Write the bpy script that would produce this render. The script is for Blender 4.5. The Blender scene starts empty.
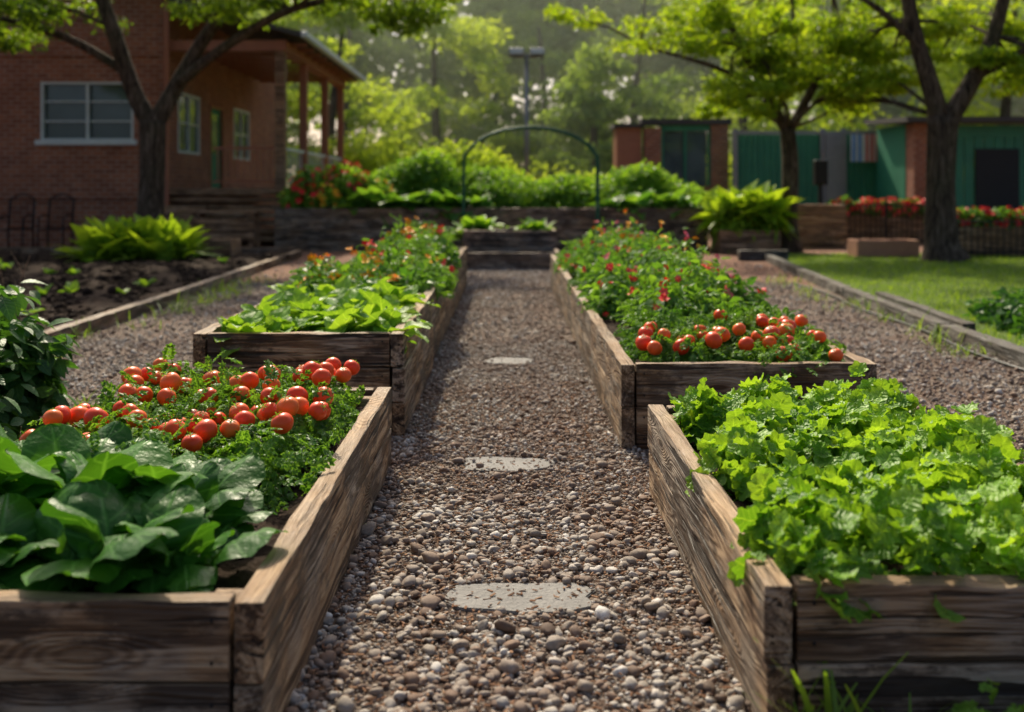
import bpy, bmesh, math, random
import numpy as np
from mathutils import Vector, Matrix
rng=np.random.default_rng(11); random.seed(11)
sc=bpy.context.scene; COL=sc.collection
R=lambda a,b,n=None: rng.uniform(a,b,n)

# ---------------------------------------------------------------- mesh helpers
def build(name,verts,facesets,mat,parent=None,smooth=False,attrs=None):
    me=bpy.data.meshes.new(name)
    verts=np.asarray(verts,dtype=np.float32).reshape(-1,3)
    fs=[np.asarray(f,dtype=np.int32) for f in facesets if len(f)]
    loops=np.concatenate([f.ravel() for f in fs])
    tot=np.concatenate([np.full(len(f),f.shape[1],dtype=np.int32) for f in fs])
    start=np.concatenate([[0],np.cumsum(tot)[:-1]]).astype(np.int32)
    me.vertices.add(len(verts)); me.vertices.foreach_set('co',verts.ravel())
    me.loops.add(len(loops)); me.loops.foreach_set('vertex_index',loops)
    me.polygons.add(len(tot)); me.polygons.foreach_set('loop_start',start)
    me.update(calc_edges=True)
    me.polygons.foreach_set('use_smooth',np.full(len(tot),smooth,dtype=bool))
    if attrs:
        for k,a in attrs.items():
            at=me.attributes.new(k,'FLOAT','POINT'); at.data.foreach_set('value',np.asarray(a,dtype=np.float32).ravel())
    me.materials.append(mat)
    ob=bpy.data.objects.new(name,me); COL.objects.link(ob)
    if parent: ob.parent=parent
    return ob
def group(name):
    e=bpy.data.objects.new(name,None); COL.objects.link(e); e.empty_display_size=.2; return e
class Acc:
    def __init__(s): s.v=[];s.f={};s.n=0;s.a={'rnd':[],'lx':[],'ly':[]}
    def add(s,v,fs,rnd,lx=None,ly=None):
        v=np.asarray(v).reshape(-1,3); s.v.append(v)
        for f in fs:
            f=np.asarray(f)
            if len(f): s.f.setdefault(f.shape[1],[]).append(f+s.n)
        m=len(v); s.n+=m
        s.a['rnd'].append(np.broadcast_to(rnd,(m,)) if np.ndim(rnd)==0 else rnd)
        s.a['lx'].append(np.zeros(m) if lx is None else lx); s.a['ly'].append(np.zeros(m) if ly is None else ly)
    def inst(s,T,pos,t,n,scale,rnd):
        tv,tfs,lx,ly=T; N=len(pos)
        if N==0: return
        t=t/np.linalg.norm(t,axis=1,keepdims=True)
        x=np.cross(t,n); x/=np.linalg.norm(x,axis=1,keepdims=True)+1e-9
        n=np.cross(x,t)
        scale=np.broadcast_to(scale,(N,)) if np.ndim(scale)<2 else scale
        if scale.ndim==1: scale=np.stack([scale]*3,1)
        V=(pos[:,None]+tv[None,:,0,None]*(x*scale[:,0:1])[:,None]+tv[None,:,1,None]*(t*scale[:,1:2])[:,None]+tv[None,:,2,None]*(n*scale[:,2:3])[:,None])
        k=len(tv)
        off=(np.arange(N)*k)
        fs=[(f[None]+off[:,None,None]).reshape(-1,f.shape[1]) for f in tfs]
        s.add(V.reshape(-1,3),fs,np.repeat(rnd,k),np.tile(lx,N),np.tile(ly,N))
    def out(s,name,mat,parent=None,smooth=True):
        if not s.v: return None
        return build(name,np.concatenate(s.v),[np.concatenate(f) for f in s.f.values()],mat,parent,smooth,{k:np.concatenate(a) for k,a in s.a.items()})
def grid_faces(nx,ny):
    f=[]
    for j in range(ny):
        for i in range(nx):
            a=j*(nx+1)+i; f.append((a,a+1,a+nx+2,a+nx+1))
    return np.array(f)
def leaf(nx,ny,W,p=.8,q=.8,cup=.3,droop=.25,wave=0,scal=0,pet=0,puck=0,seed=0):
    r=np.random.default_rng(seed); v=[];lx=[];ly=[]
    for j in range(ny+1):
        y=j/ny
        if pet and y<pet: w=.02
        else:
            yy=(y-pet)/(1-pet); w=max(.012,W*math.sin(math.pi*min(.985,max(.001,yy))**p)**q)
        w*=1+scal*(1 if j%2 else -1)*(0 if y<.1 or y>.97 else 1)
        for i in range(nx+1):
            x=-1+2*i/nx
            z=cup*abs(x)**1.6*w-droop*y*y+wave*math.sin(y*15+(2 if x>0 else 0))*abs(x)**2+puck*r.uniform(-1,1)*(1 if 0<i<nx and 0<j<ny else .5)
            v.append((x*w,y,z)); lx.append(x); ly.append(y)
    return (np.array(v),[grid_faces(nx,ny)],np.array(lx),np.array(ly))
def spoon_leaf(seed,W=.36,pet=.22,cup=-.22,puck=.02):
    r=np.random.default_rng(seed); nx,ny=8,14; v=[];lx=[];ly=[]; ph=r.uniform(0,6)
    for j in range(ny+1):
        u=j/ny
        if u<.15: y=u/.15*pet; w=.016
        else:
            q=(u-.15)/.85; th=math.pi*q; y=pet+(1-pet)*(1-math.cos(th))/2
            w=max(.01,W*math.sin(th)**.85*(1.14-.34*q))
        b=0 if y<pet else (y-pet)/(1-pet)
        for i in range(nx+1):
            x=-1+2*i/nx
            z=cup*abs(x)**2*w*1.6+.12*y-.42*max(0,b)**2.2+ (.045*math.sin(b*11+ph+(1.6 if x>0 else 0))*abs(x)**1.5 + puck*r.uniform(-1,1))*(1 if b>0 else 0)
            v.append((x*w,y,z)); lx.append(x); ly.append(y)
    return (np.array(v),[grid_faces(nx,ny)],np.array(lx),np.array(ly))
def lobed_leaf(seed,lobes=7,cup=.18,crin=.07):
    r=np.random.default_rng(seed); nr,ns=4,22; v=[(0,.45,0)];lx=[0];ly=[.5];f3=[];f4=[]
    ph=r.uniform(0,6)
    for i in range(1,nr+1):
        q=i/nr
        for j in range(ns):
            a=2*math.pi*j/ns-math.pi/2
            rad=.5*(1+.13*q*math.cos(lobes*a+ph)+.04*r.uniform(-1,1)*q)
            if j==0: rad*=.55
            x=rad*q*math.cos(a)*1.05; y=.45+rad*q*math.sin(a)
            z=cup*q*q*(.6+.4*math.sin(2*a+ph))+crin*q*math.sin(lobes*a*1+ph*2+i)+crin*.5*r.uniform(-1,1)
            v.append((x,y,z)); lx.append(min(1,abs(x)*2)); ly.append(y)
    for j in range(ns): f3.append((0,1+j,1+(j+1)%ns))
    for i in range(nr-1):
        for j in range(ns): f4.append((1+i*ns+j,1+(i+1)*ns+j,1+(i+1)*ns+(j+1)%ns,1+i*ns+(j+1)%ns))
    return (np.array(v),[np.array(f3),np.array(f4)],np.array(lx),np.array(ly))
def simple_leaf(W=.3,cup=.12,droop=.15):
    v=[(0,0,0),(-W,.4,cup),(0,.45,0),(W,.4,cup),(-W*.7,.75,cup-droop*.5),(0,.78,-droop*.5),(W*.7,.75,cup-droop*.5),(0,1,-droop)]
    v=np.array(v,float)
    return (v,[np.array([(0,2,1)]),np.array([(0,3,2)]),np.array([(1,2,5,4),(2,3,6,5)]),np.array([(4,5,7),(5,6,7)])],np.array([0,-1,0,1,-1,0,1,0.]),v[:,1])
def fern(nl=4,seed=0,wl=.34,spread=.9):
    r=np.random.default_rng(seed); v=[];f=[];ly=[]
    def dia(b,d,l,w,z):
        d=np.array(d)/np.linalg.norm(d); s=np.array([-d[1],d[0]]); k=len(v)
        zz=r.uniform(-.05,.05)
        P=[b,b+d*l*.4+s*l*w,b+d*l,b+d*l*.4-s*l*w]
        for a,zq in zip(P,[z,z+zz,z-.08,z-zz]): v.append((a[0],a[1],zq)); ly.append(.5)
        f.append((k,k+3,k+2,k+1))
    dia(np.array([0,0.]),(0,1),1.0,.015,0)
    for i in range(nl):
        y=.18+.68*i/(nl-1) if nl>1 else .5
        L=.42*(1-.45*abs(y-.4)*1.6)
        for sgn in (-1,1):
            d=np.array([sgn*math.cos(math.radians(35)),math.sin(math.radians(35))])*1.0
            b=np.array([0,y]); z=-.15*y*y
            dia(b,d,L*spread,wl,z)
            dia(b+d*L*.3,d+np.array([0,.9]),L*.5,wl,z); dia(b+d*L*.3,d+np.array([0,-1.2]),L*.45,wl,z-.02)
            dia(b+d*L*.6,d+np.array([0,.9]),L*.35,wl,z-.03)
    dia(np.array([0,.8]),(0,1),.36,wl,-.12); dia(np.array([0,.85]),(.8,.8),.2,wl,-.12); dia(np.array([0,.85]),(-.8,.8),.2,wl,-.12)
    v=np.array(v); return (v,[np.array(f)],np.full(len(v),.5),np.array(ly))
def flower(np_=6):
    v=[];f=[]
    for i in range(np_):
        a=2*math.pi*i/np_; c=np.array([math.cos(a),math.sin(a)]); s=np.array([-c[1],c[0]]); k=len(v)
        for q,z in ((c*.08,0),(c*.6+s*.32,.2),(c*1.0,.28),(c*.6-s*.32,.2)): v.append((q[0],q[1],z))
        f.append((k,k+3,k+2,k+1))
    for i in range(5):
        a=2*math.pi*(i+.5)/5; c=np.array([math.cos(a),math.sin(a)]); s=np.array([-c[1],c[0]]); k=len(v)
        for q,z in ((c*.02,.1),(c*.35+s*.22,.4),(c*.6,.55),(c*.35-s*.22,.4)): v.append((q[0],q[1],z))
        f.append((k,k+3,k+2,k+1))
    v=np.array(v); return (v,[np.array(f)],np.linalg.norm(v[:,:2],axis=1),np.zeros(len(v)))
def ico(sub,seed,rough=.18,flat=.6):
    bm=bmesh.new(); bmesh.ops.create_icosphere(bm,subdivisions=sub,radius=1)
    r=np.random.default_rng(seed); v=np.array([x.co[:] for x in bm.verts]); f=np.array([[q.index for q in p.verts] for p in bm.faces]); bm.free()
    for _ in range(9):
        d=r.normal(size=3); d/=np.linalg.norm(d); c=r.uniform(.5,.8)
        h=v@d; m=h>c; v[m]-=np.outer(h[m]-c,d)*.95
    v*=1+rough*r.uniform(-1,1,(len(v),1))*.3
    v*=np.array([1,r.uniform(.55,.95),flat])
    return (v,[f],np.zeros(len(v)),np.zeros(len(v)))
def rosette(acc,Ts,c,n,size,e=(20,75),jit=.03,rb=0,az=None):
    for T in Ts:
        k=max(1,n//len(Ts)); a=R(0,2*math.pi,k) if az is None else R(az[0],az[1],k)
        el=np.radians(R(e[0],e[1],k))
        t=np.stack([np.cos(a)*np.cos(el),np.sin(a)*np.cos(el),np.sin(el)],1)+rng.normal(0,.08,(k,3))
        nn=np.stack([-np.cos(a)*np.sin(el),-np.sin(a)*np.sin(el),np.cos(el)],1)+rng.normal(0,.15,(k,3))
        pos=np.array(c)+rng.normal(0,jit,(k,3))*np.array([1,1,.3])
        acc.inst(T,pos,t,nn,R(size[0],size[1],k),np.clip(R(0,1,k)*.7+.3*R(0,1)+rb,0,1))
def dome(acc,Ts,c,r,n,size,up=.4,shell=(.55,1.05),full=False,jn=.45,rb=None,down=.3):
    r=np.array(r)*np.ones(3)
    cr=R(0,1) if rb is None else rb
    for T in Ts:
        k=max(1,n//len(Ts))
        d=rng.normal(size=(k,3)); 
        if not full: d[:,2]=np.abs(d[:,2])
        d/=np.linalg.norm(d,axis=1,keepdims=True)
        pos=np.array(c)+d*r*(R(shell[0],shell[1],k)[:,None])
        nn=d+rng.normal(0,jn,(k,3))+np.array([0,0,up])
        t=d*np.array([1,1,0])*1.0+rng.normal(0,.55,(k,3))-np.array([0,0,down])
        acc.inst(T,pos,t,nn,R(size[0],size[1],k),np.clip(R(0,1,k)*.55+.45*cr,0,1))
def tube(acc,pts,radii,seg=10,rnd=.5,sub=4,wob=0):
    P=[np.array(p,float) for p in pts]; pts2=[];rr=[]
    n=len(P)
    for i in range(n-1):
        p0=P[max(i-1,0)];p1=P[i];p2=P[i+1];p3=P[min(i+2,n-1)]
        for s in range(sub):
            u=s/sub
            pts2.append(.5*((2*p1)+(-p0+p2)*u+(2*p0-5*p1+4*p2-p3)*u*u+(-p0+3*p1-3*p2+p3)*u**3)); rr.append(radii[i]*(1-u)+radii[i+1]*u)
    pts2.append(P[-1]); rr.append(radii[-1]); pts2=np.array(pts2)
    V=[];m=len(pts2)
    for i in range(m):
        t=pts2[min(i+1,m-1)]-pts2[max(i-1,0)]; t/=np.linalg.norm(t)+1e-9
        rf=np.array([1,0,0.]) if abs(t[2])>.6 else np.array([0,0,1.])
        u=np.cross(t,rf); u/=np.linalg.norm(u); w=np.cross(t,u)
        for j in range(seg):
            a=2*math.pi*j/seg; q=rr[i]*(1+wob*math.sin(3*a+i*.5))
            V.append(pts2[i]+q*(math.cos(a)*u+math.sin(a)*w))
    f=[(i*seg+j,i*seg+(j+1)%seg,(i+1)*seg+(j+1)%seg,(i+1)*seg+j) for i in range(m-1) for j in range(seg)]
    acc.add(np.array(V),[np.array(f),np.array([list(range(seg))[::-1]]),np.array([[ (m-1)*seg+j for j in range(seg)]])],rnd)
def boxv(x0,x1,y0,y1,z0,z1):
    v=np.array([(x0,y0,z0),(x1,y0,z0),(x1,y1,z0),(x0,y1,z0),(x0,y0,z1),(x1,y0,z1),(x1,y1,z1),(x0,y1,z1)],float)
    f=np.array([(0,3,2,1),(4,5,6,7),(0,1,5,4),(1,2,6,5),(2,3,7,6),(3,0,4,7)]); return v,f
def boxes(name,L,mat,parent=None,bev=0):
    a=Acc()
    for b in L:
        v,f=boxv(*b); a.add(v,[f],R(0,1))
    o=a.out(name,mat,parent,False)
    if bev:
        m=o.modifiers.new('b','BEVEL'); m.width=bev; m.segments=2
    return o
def board(parent,name,p0,p1,h,th,mat):
    p0=Vector(p0);p1=Vector(p1);L=(p1-p0).length
    bm=bmesh.new()
    v,f=boxv(-L/2,L/2,-th/2,th/2,-h/2,h/2)
    vs=[bm.verts.new(q) for q in v]
    for q in f: bm.faces.new([vs[i] for i in q])
    n=max(2,int(L/.12))
    for i in range(1,n):
        bmesh.ops.bisect_plane(bm,geom=bm.verts[:]+bm.edges[:]+bm.faces[:],plane_co=(-L/2+L*i/n,0,0),plane_no=(1,0,0))
    xs={}
    for q in bm.verts:
        k=round(q.co.x,3)
        s=(1 if q.co.y>0 else 0,1 if q.co.z>0 else 0)
        if (k,s) not in xs: xs[(k,s)]=(random.gauss(0,.002),random.gauss(0,.003))
        if abs(abs(k)-L/2)>.002:
            q.co.y+=xs[(k,s)][0]; q.co.z+=xs[(k,s)][1]*(1 if s[1] else .5)
    e=[e for e in bm.edges if len(e.link_faces)==2 and e.calc_face_angle(0)>.6]
    bmesh.ops.bevel(bm,geom=e,offset=.006,segments=2,affect='EDGES',profile=.6)
    bmesh.ops.recalc_face_normals(bm,faces=bm.faces)
    me=bpy.data.meshes.new(name); bm.to_mesh(me); bm.free(); me.materials.append(mat)
    o=bpy.data.objects.new(name,me); COL.objects.link(o)
    d=p1-p0
    o.location=(p0+p1)/2; o.rotation_euler=(random.uniform(-.01,.01),random.uniform(-.002,.002),math.atan2(d.y,d.x)+random.uniform(-.0012,.0012))
    o.parent=parent; return o

# ---------------------------------------------------------------- materials
class NT:
    def __init__(s,name):
        s.m=bpy.data.materials.new(name); s.m.use_nodes=True; s.t=s.m.node_tree; s.t.nodes.clear()
        s.out=s.n('ShaderNodeOutputMaterial')
    def n(s,ty,**k):
        x=s.t.nodes.new(ty)
        for a,b in k.items(): setattr(x,a,b)
        return x
    def l(s,a,b): s.t.links.new(a,b)
    def math(s,op,a,b=None,clamp=False):
        x=s.n('ShaderNodeMath',operation=op,use_clamp=clamp)
        for i,q in enumerate([a,b]):
            if q is None: continue
            if isinstance(q,(int,float)): x.inputs[i].default_value=q
            else: s.l(q,x.inputs[i])
        return x.outputs[0]
    def mix(s,f,a,b,mode='MIX'):
        x=s.n('ShaderNodeMix',data_type='RGBA',blend_type=mode)
        for i,q in ((0,f),(6,a),(7,b)):
            if isinstance(q,(int,float)): x.inputs[i].default_value=q
            elif isinstance(q,tuple): x.inputs[i].default_value=(*q,1)
            else: s.l(q,x.inputs[i])
        return x.outputs[2]
    def ramp(s,f,st,interp='LINEAR'):
        x=s.n('ShaderNodeValToRGB'); s.l(f,x.inputs[0]); e=x.color_ramp.elements; x.color_ramp.interpolation=interp
        for i,(p,c) in enumerate(st):
            if i<2: q=e[i]; q.position=p
            else: q=e.new(p)
            q.color=(c,c,c,1) if isinstance(c,(int,float)) else (*c,1)
        return x.outputs[0]
    def noise(s,sc,vec=None,det=4,rough=.55,dist=0,out=0):
        x=s.n('ShaderNodeTexNoise'); x.inputs['Scale'].default_value=sc; x.inputs['Detail'].default_value=det; x.inputs['Roughness'].default_value=rough; x.inputs['Distortion'].default_value=dist
        if vec is not None: s.l(vec,x.inputs['Vector'])
        return x.outputs[out]
    def vor(s,sc,vec=None,feat='F1',out='Distance'):
        x=s.n('ShaderNodeTexVoronoi',feature=feat); x.inputs['Scale'].default_value=sc
        if vec is not None: s.l(vec,x.inputs['Vector'])
        return x.outputs[out]
    def map(s,vec,scale):
        x=s.n('ShaderNodeMapping'); x.inputs['Scale'].default_value=scale; s.l(vec,x.inputs[0]); return x.outputs[0]
    def obj(s): return s.n('ShaderNodeTexCoord').outputs['Object']
    def attr(s,nm): return s.n('ShaderNodeAttribute',attribute_name=nm).outputs['Fac']
    def bump(s,h,st,dist=.01):
        x=s.n('ShaderNodeBump'); x.inputs['Strength'].default_value=st; x.inputs['Distance'].default_value=dist; s.l(h,x.inputs['Height']); return x.outputs[0]
    def pr(s,col,rough=.6,spec=.5,metal=0,bump=None,coat=0):
        p=s.n('ShaderNodeBsdfPrincipled')
        if isinstance(col,tuple): p.inputs['Base Color'].default_value=(*col,1)
        else: s.l(col,p.inputs['Base Color'])
        if isinstance(rough,(int,float)): p.inputs['Roughness'].default_value=rough
        else: s.l(rough,p.inputs['Roughness'])
        p.inputs['Specular IOR Level'].default_value=spec; p.inputs['Metallic'].default_value=metal; p.inputs['Coat Weight'].default_value=coat
        if bump is not None: s.l(bump,p.inputs['Normal'])
        return p
    def fin(s,p): s.l(p.outputs[0],s.out.inputs[0]); return s.m

def leafmat(name,dark,bright,rough=.45,tr=.35,vein=0,spec=.4,trcol=None,veinf=38,bs=.4):
    t=NT(name); r=t.attr('rnd'); o=t.obj()
    n=t.noise(3.5,o,3)
    f=t.math('ADD',t.math('MULTIPLY',r,.75),t.math('MULTIPLY',t.math('SUBTRACT',n,.5),.9),True)
    c=t.mix(f,dark,bright); bump=None
    if vein:
        lx=t.math('ABSOLUTE',t.attr('lx')); ly=t.attr('ly')
        mid=t.ramp(lx,[(0,1.),(.1,0.)])
        sv=t.math('SINE',t.math('MULTIPLY',t.math('SUBTRACT',ly,t.math('MULTIPLY',lx,.22)),veinf))
        svr=t.ramp(sv,[(.86,0.),(1,.6)])
        v=t.math('MAXIMUM',mid,svr)
        c=t.mix(t.math('MULTIPLY',v,vein),c,tuple(min(1,q*1.6+.05) for q in bright))
        h=t.math('SUBTRACT',t.math('ADD',t.math('MULTIPLY',sv,-.2),t.noise(45,o,2)),t.math('MULTIPLY',mid,.6))
        bump=t.bump(h,bs,.008)
    p=t.pr(c,rough,spec,bump=bump)
    tb=t.n('ShaderNodeBsdfTranslucent')
    tc=t.mix(1.0,c,(1.9,1.6,.5) if trcol is None else trcol,'MULTIPLY'); t.l(tc,tb.inputs[0])
    ms=t.n('ShaderNodeMixShader'); ms.inputs[0].default_value=tr; t.l(p.outputs[0],ms.inputs[1]); t.l(tb.outputs[0],ms.inputs[2])
    t.l(ms.outputs[0],t.out.inputs[0]); return t.m

def woodmat(name,cd,cm,cl,top=.5,wet=.8,grey=.6):
    t=NT(name); o=t.obj(); oi=t.n('ShaderNodeObjectInfo').outputs['Random']
    cx=t.n('ShaderNodeCombineXYZ'); 
    for i,k in enumerate((37,11,5)): t.l(t.math('MULTIPLY',oi,k),cx.inputs[i])
    ad=t.n('ShaderNodeVectorMath',operation='ADD'); t.l(o,ad.inputs[0]); t.l(cx.outputs[0],ad.inputs[1]); v=ad.outputs[0]
    kn=t.vor(1,t.map(v,(1.7,.02,6.5))); kw=t.ramp(kn,[(0,1.),(.45,0.)],'EASE')
    g1=t.noise(1,t.map(v,(.9,12,12)),6,.62,1.6)
    g2=t.noise(1,t.map(v,(5,150,150)),4,.65,.4)
    rg=t.math('ADD',t.noise(1,t.map(v,(.45,6,6)),2,.5,.8),t.math('MULTIPLY',kw,.42))
    rings=t.math('SINE',t.math('MULTIPLY',rg,80))
    st=t.noise(2.6,t.map(v,(1,2.2,2.2)),6,.72)
    f=t.math('ADD',t.math('MULTIPLY',g1,.64),t.math('MULTIPLY',g2,.36))
    f=t.math('ADD',f,t.math('MULTIPLY',rings,.026))
    c=t.ramp(f,[(.42,cd),(.495,cm),(.58,cl)])
    gy=t.math('MULTIPLY',t.ramp(t.noise(1.9,v,4,.6),[(.45,0.),(.57,1.)]),grey); c=t.mix(gy,c,t.mix(t.ramp(f,[(.44,0.),(.56,1.)]),(.06,.052,.045),(.38,.35,.30)))
    c=t.mix(t.ramp(st,[(.42,wet),(.50,0.)]),c,tuple(q*.3 for q in cd))
    crack=t.ramp(t.noise(1,t.map(v,(.9,30,30)),3,.5,.6),[(.365,1.),(.395,0.)])
    c=t.mix(t.math('MULTIPLY',crack,.94),c,(.010,.007,.005))
    c=t.mix(t.math('MULTIPLY',t.ramp(kn,[(.10,1.),(.24,0.)]),.6),c,tuple(q*.55 for q in cm))
    knm=t.ramp(kn,[(.07,1.),(.11,0.)]); c=t.mix(t.math('MULTIPLY',knm,.9),c,(.03,.013,.006))
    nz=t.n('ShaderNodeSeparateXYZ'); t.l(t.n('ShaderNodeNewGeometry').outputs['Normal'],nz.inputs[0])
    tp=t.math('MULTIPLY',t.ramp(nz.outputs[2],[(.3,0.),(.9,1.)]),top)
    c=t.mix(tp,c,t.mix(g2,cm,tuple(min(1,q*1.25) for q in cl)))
    br=t.mix(t.math('MULTIPLY',oi,.35),c,tuple(q*.5 for q in cm)); 
    h=t.math('SUBTRACT',t.math('ADD',t.math('MULTIPLY',rings,.15),t.math('ADD',t.math('MULTIPLY',g1,.5),t.math('MULTIPLY',g2,.6))),t.math('MULTIPLY',crack,1.4))
    return t.fin(t.pr(br,t.ramp(st,[(.4,.45),(.6,.85)]),.35,bump=t.bump(h,1.,.012)))
def plain(name,col,rough=.6,metal=0,spec=.5,var=.25,sc=6,bs=.15):
    t=NT(name); o=t.obj(); n=t.noise(sc,o,6,.65)
    c=t.mix(n,tuple(q*(1-var) for q in col),tuple(min(1,q*(1+var)) for q in col))
    return t.fin(t.pr(c,rough,spec,metal,bump=t.bump(t.noise(sc*12,o,4),bs,.01)))
def brickmat(name,c1,c2,mort):
    t=NT(name); s=t.n('ShaderNodeSeparateXYZ'); o=t.obj(); t.l(o,s.inputs[0]); c=t.n('ShaderNodeCombineXYZ')
    t.l(t.math('ADD',s.outputs[0],s.outputs[1]),c.inputs[0]); t.l(s.outputs[2],c.inputs[1])
    b=t.n('ShaderNodeTexBrick'); t.l(c.outputs[0],b.inputs['Vector']); b.inputs['Scale'].default_value=1
    b.inputs['Brick Width'].default_value=.3; b.inputs['Row Height'].default_value=.11; b.inputs['Mortar Size'].default_value=.014; b.inputs['Mortar Smooth'].default_value=.2
    b.inputs['Color1'].default_value=(*c1,1); b.inputs['Color2'].default_value=(*c2,1); b.inputs['Mortar'].default_value=(*mort,1)
    n=t.noise(1.5,o,5); col=t.mix(t.ramp(n,[(.35,.45),(.65,0.)]),b.outputs['Color'],tuple(q*.5 for q in c1))
    return t.fin(t.pr(col,.85,.3,bump=t.bump(t.math('SUBTRACT',1.,b.outputs['Fac']),.6,.01)))

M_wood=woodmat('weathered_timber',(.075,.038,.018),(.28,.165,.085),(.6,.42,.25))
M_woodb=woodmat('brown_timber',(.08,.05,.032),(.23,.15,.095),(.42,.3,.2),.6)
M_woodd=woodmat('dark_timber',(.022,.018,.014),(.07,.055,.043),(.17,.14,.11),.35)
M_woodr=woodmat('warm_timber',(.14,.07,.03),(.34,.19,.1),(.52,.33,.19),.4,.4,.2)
M_brick=brickmat('red_brick',(.38,.135,.065),(.22,.075,.04),(.36,.27,.21))
M_white=plain('white_paint',(.55,.62,.6),.5)
M_redbrown=plain('redbrown_paint',(.32,.12,.065),.55)
M_roof=plain('dark_shingle',(.06,.055,.05),.8,sc=3)
M_green=plain('green_metal',(.012,.09,.05),.5,.2,sc=2)
M_greenw=plain('green_panel',(.025,.19,.1),.6,0,sc=1.2,var=.35)
M_black=plain('black_iron',(.012,.013,.014),.45,.5)
M_grey=plain('grey_metal',(.24,.25,.25),.5,.5)
M_dark=plain('interior_shade',(.015,.018,.018),.8)  # near-black colour stands in for the shade inside buildings
M_cotta=plain('terracotta',(.42,.2,.12),.8)
def glassm():
    t=NT('window_glass'); o=t.obj(); n=t.noise(.8,o,3)
    return t.fin(t.pr(t.mix(n,(.02,.035,.04),(.10,.15,.16)),.08,.8))
M_glass=glassm()
def barkm():
    t=NT('bark'); o=t.obj(); n=t.noise(1,t.map(o,(14,14,3)),7,.7,.8); m=t.noise(1.3,o,4)
    c=t.ramp(n,[(.35,(.015,.011,.008)),(.52,(.09,.065,.045)),(.68,(.2,.155,.12))])
    c=t.mix(t.ramp(m,[(.5,0.),(.7,.35)]),c,(.06,.075,.03))
    return t.fin(t.pr(c,.9,.2,bump=t.bump(n,1.,.06)))
M_bark=barkm()
def soilm():
    t=NT('soil'); o=t.obj(); n=t.noise(9,o,8,.75); m=t.noise(60,o,4,.7)
    c=t.ramp(n,[(.3,(.02,.012,.008)),(.6,(.06,.037,.025)),(.8,(.12,.08,.055))])
    return t.fin(t.pr(c,.95,.15,bump=t.bump(t.math('ADD',n,m),1.,.03)))
M_soil=soilm()
def groundm():
    t=NT('ground_dirt'); o=t.obj(); n=t.noise(.35,o,8,.65); f=t.noise(14,o,6,.7)
    c=t.ramp(n,[(.3,(.2,.1,.065)),(.55,(.3,.17,.115)),(.75,(.2,.16,.08))])
    c=t.mix(t.ramp(f,[(.4,.5),(.6,0.)]),c,(.1,.05,.035))
    return t.fin(t.pr(c,.95,.2,bump=t.bump(f,.8,.03)))
M_ground=groundm()
def gravelm():
    t=NT('gravel_bed'); o=t.obj(); n=t.noise(1.2,o,6,.65); fn=t.noise(45,o,6,.75)
    v=t.n('ShaderNodeTexVoronoi',feature='F1'); v.inputs['Scale'].default_value=60; t.l(o,v.inputs['Vector'])
    s=t.n('ShaderNodeSeparateColor'); t.l(v.outputs['Color'],s.inputs[0])
    c=t.ramp(s.outputs[0],[(0,(.12,.08,.055)),(.45,(.27,.215,.165)),(.75,(.4,.35,.29)),(1,(.56,.51,.45))])
    c=t.mix(t.ramp(v.outputs['Distance'],[(.35,0.),(.7,.9)]),c,(.09,.055,.037))
    c=t.mix(t.ramp(n,[(.4,.1),(.6,.8)]),c,t.mix(fn,(.09,.048,.03),(.28,.17,.115)))
    h=t.math('SUBTRACT',1.,v.outputs['Distance'])
    return t.fin(t.pr(c,.85,.3,bump=t.bump(t.math('ADD',h,fn),1.,.02)))
M_gravel=gravelm()
def stonem():
    t=NT('pebble_stone'); r=t.attr('rnd'); o=t.obj()
    c=t.ramp(r,[(0,(.10,.065,.047)),(.18,(.25,.16,.11)),(.38,(.29,.25,.205)),(.6,(.4,.36,.31)),(.85,(.54,.5,.44)),(1,(.78,.75,.7))])
    n=t.noise(60,o,5,.7); c=t.mix(t.ramp(n,[(.35,.5),(.6,0.)]),c,(.13,.095,.07))
    m=t.noise(1.4,o,5,.65); c=t.mix(t.ramp(m,[(.43,0.),(.62,.6)]),c,(.2,.12,.08))
    return t.fin(t.pr(c,.75,.3,bump=t.bump(n,.4,.004)))
M_stone=stonem()
def chipm():
    t=NT('bark_chips'); r=t.attr('rnd'); c=t.ramp(r,[(0,(.06,.03,.016)),(.6,(.2,.1,.055)),(1,(.32,.19,.11))]); return t.fin(t.pr(c,.9,.2))
M_chip=chipm()
M_flag=plain('flagstone',(.22,.21,.195),.8,sc=5,var=.5,bs=.8)
def lawnm():
    t=NT('lawn'); o=t.obj(); n=t.noise(.8,o,6,.6); f=t.noise(30,o,5,.7)
    c=t.mix(n,(.08,.14,.02),(.19,.28,.045)); c=t.mix(t.ramp(f,[(.4,.5),(.6,0.)]),c,(.05,.06,.018))
    return t.fin(t.pr(c,.9,.2,bump=t.bump(f,1.,.03)))
M_lawn=lawnm()
def tomm():
    t=NT('tomato_skin'); r=t.attr('rnd'); o=t.obj(); n=t.noise(8,o,2)
    c=t.ramp(t.math('ADD',t.math('MULTIPLY',r,.75),t.math('MULTIPLY',n,.3)),[(.1,(.82,.05,.014)),(.6,(.88,.11,.02)),(1,(.92,.21,.035))])
    p=t.pr(c,.33,.32); p.inputs['Subsurface Weight'].default_value=.15; p.inputs['Subsurface Radius'].default_value=(.02,.006,.002); p.inputs['Subsurface Scale'].default_value=.5
    return t.fin(p)
M_tom=tomm()
def petal(name,a,b):
    t=NT(name); return t.fin(t.pr(t.mix(t.attr('rnd'),a,b),.6,.3))
M_red=petal('red_petals',(.85,.02,.025),(.9,.14,.13)); M_or=petal('orange_petals',(.9,.26,.015),(.95,.65,.05)); M_pink=petal('pink_petals',(.85,.1,.16),(.92,.38,.38))
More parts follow.
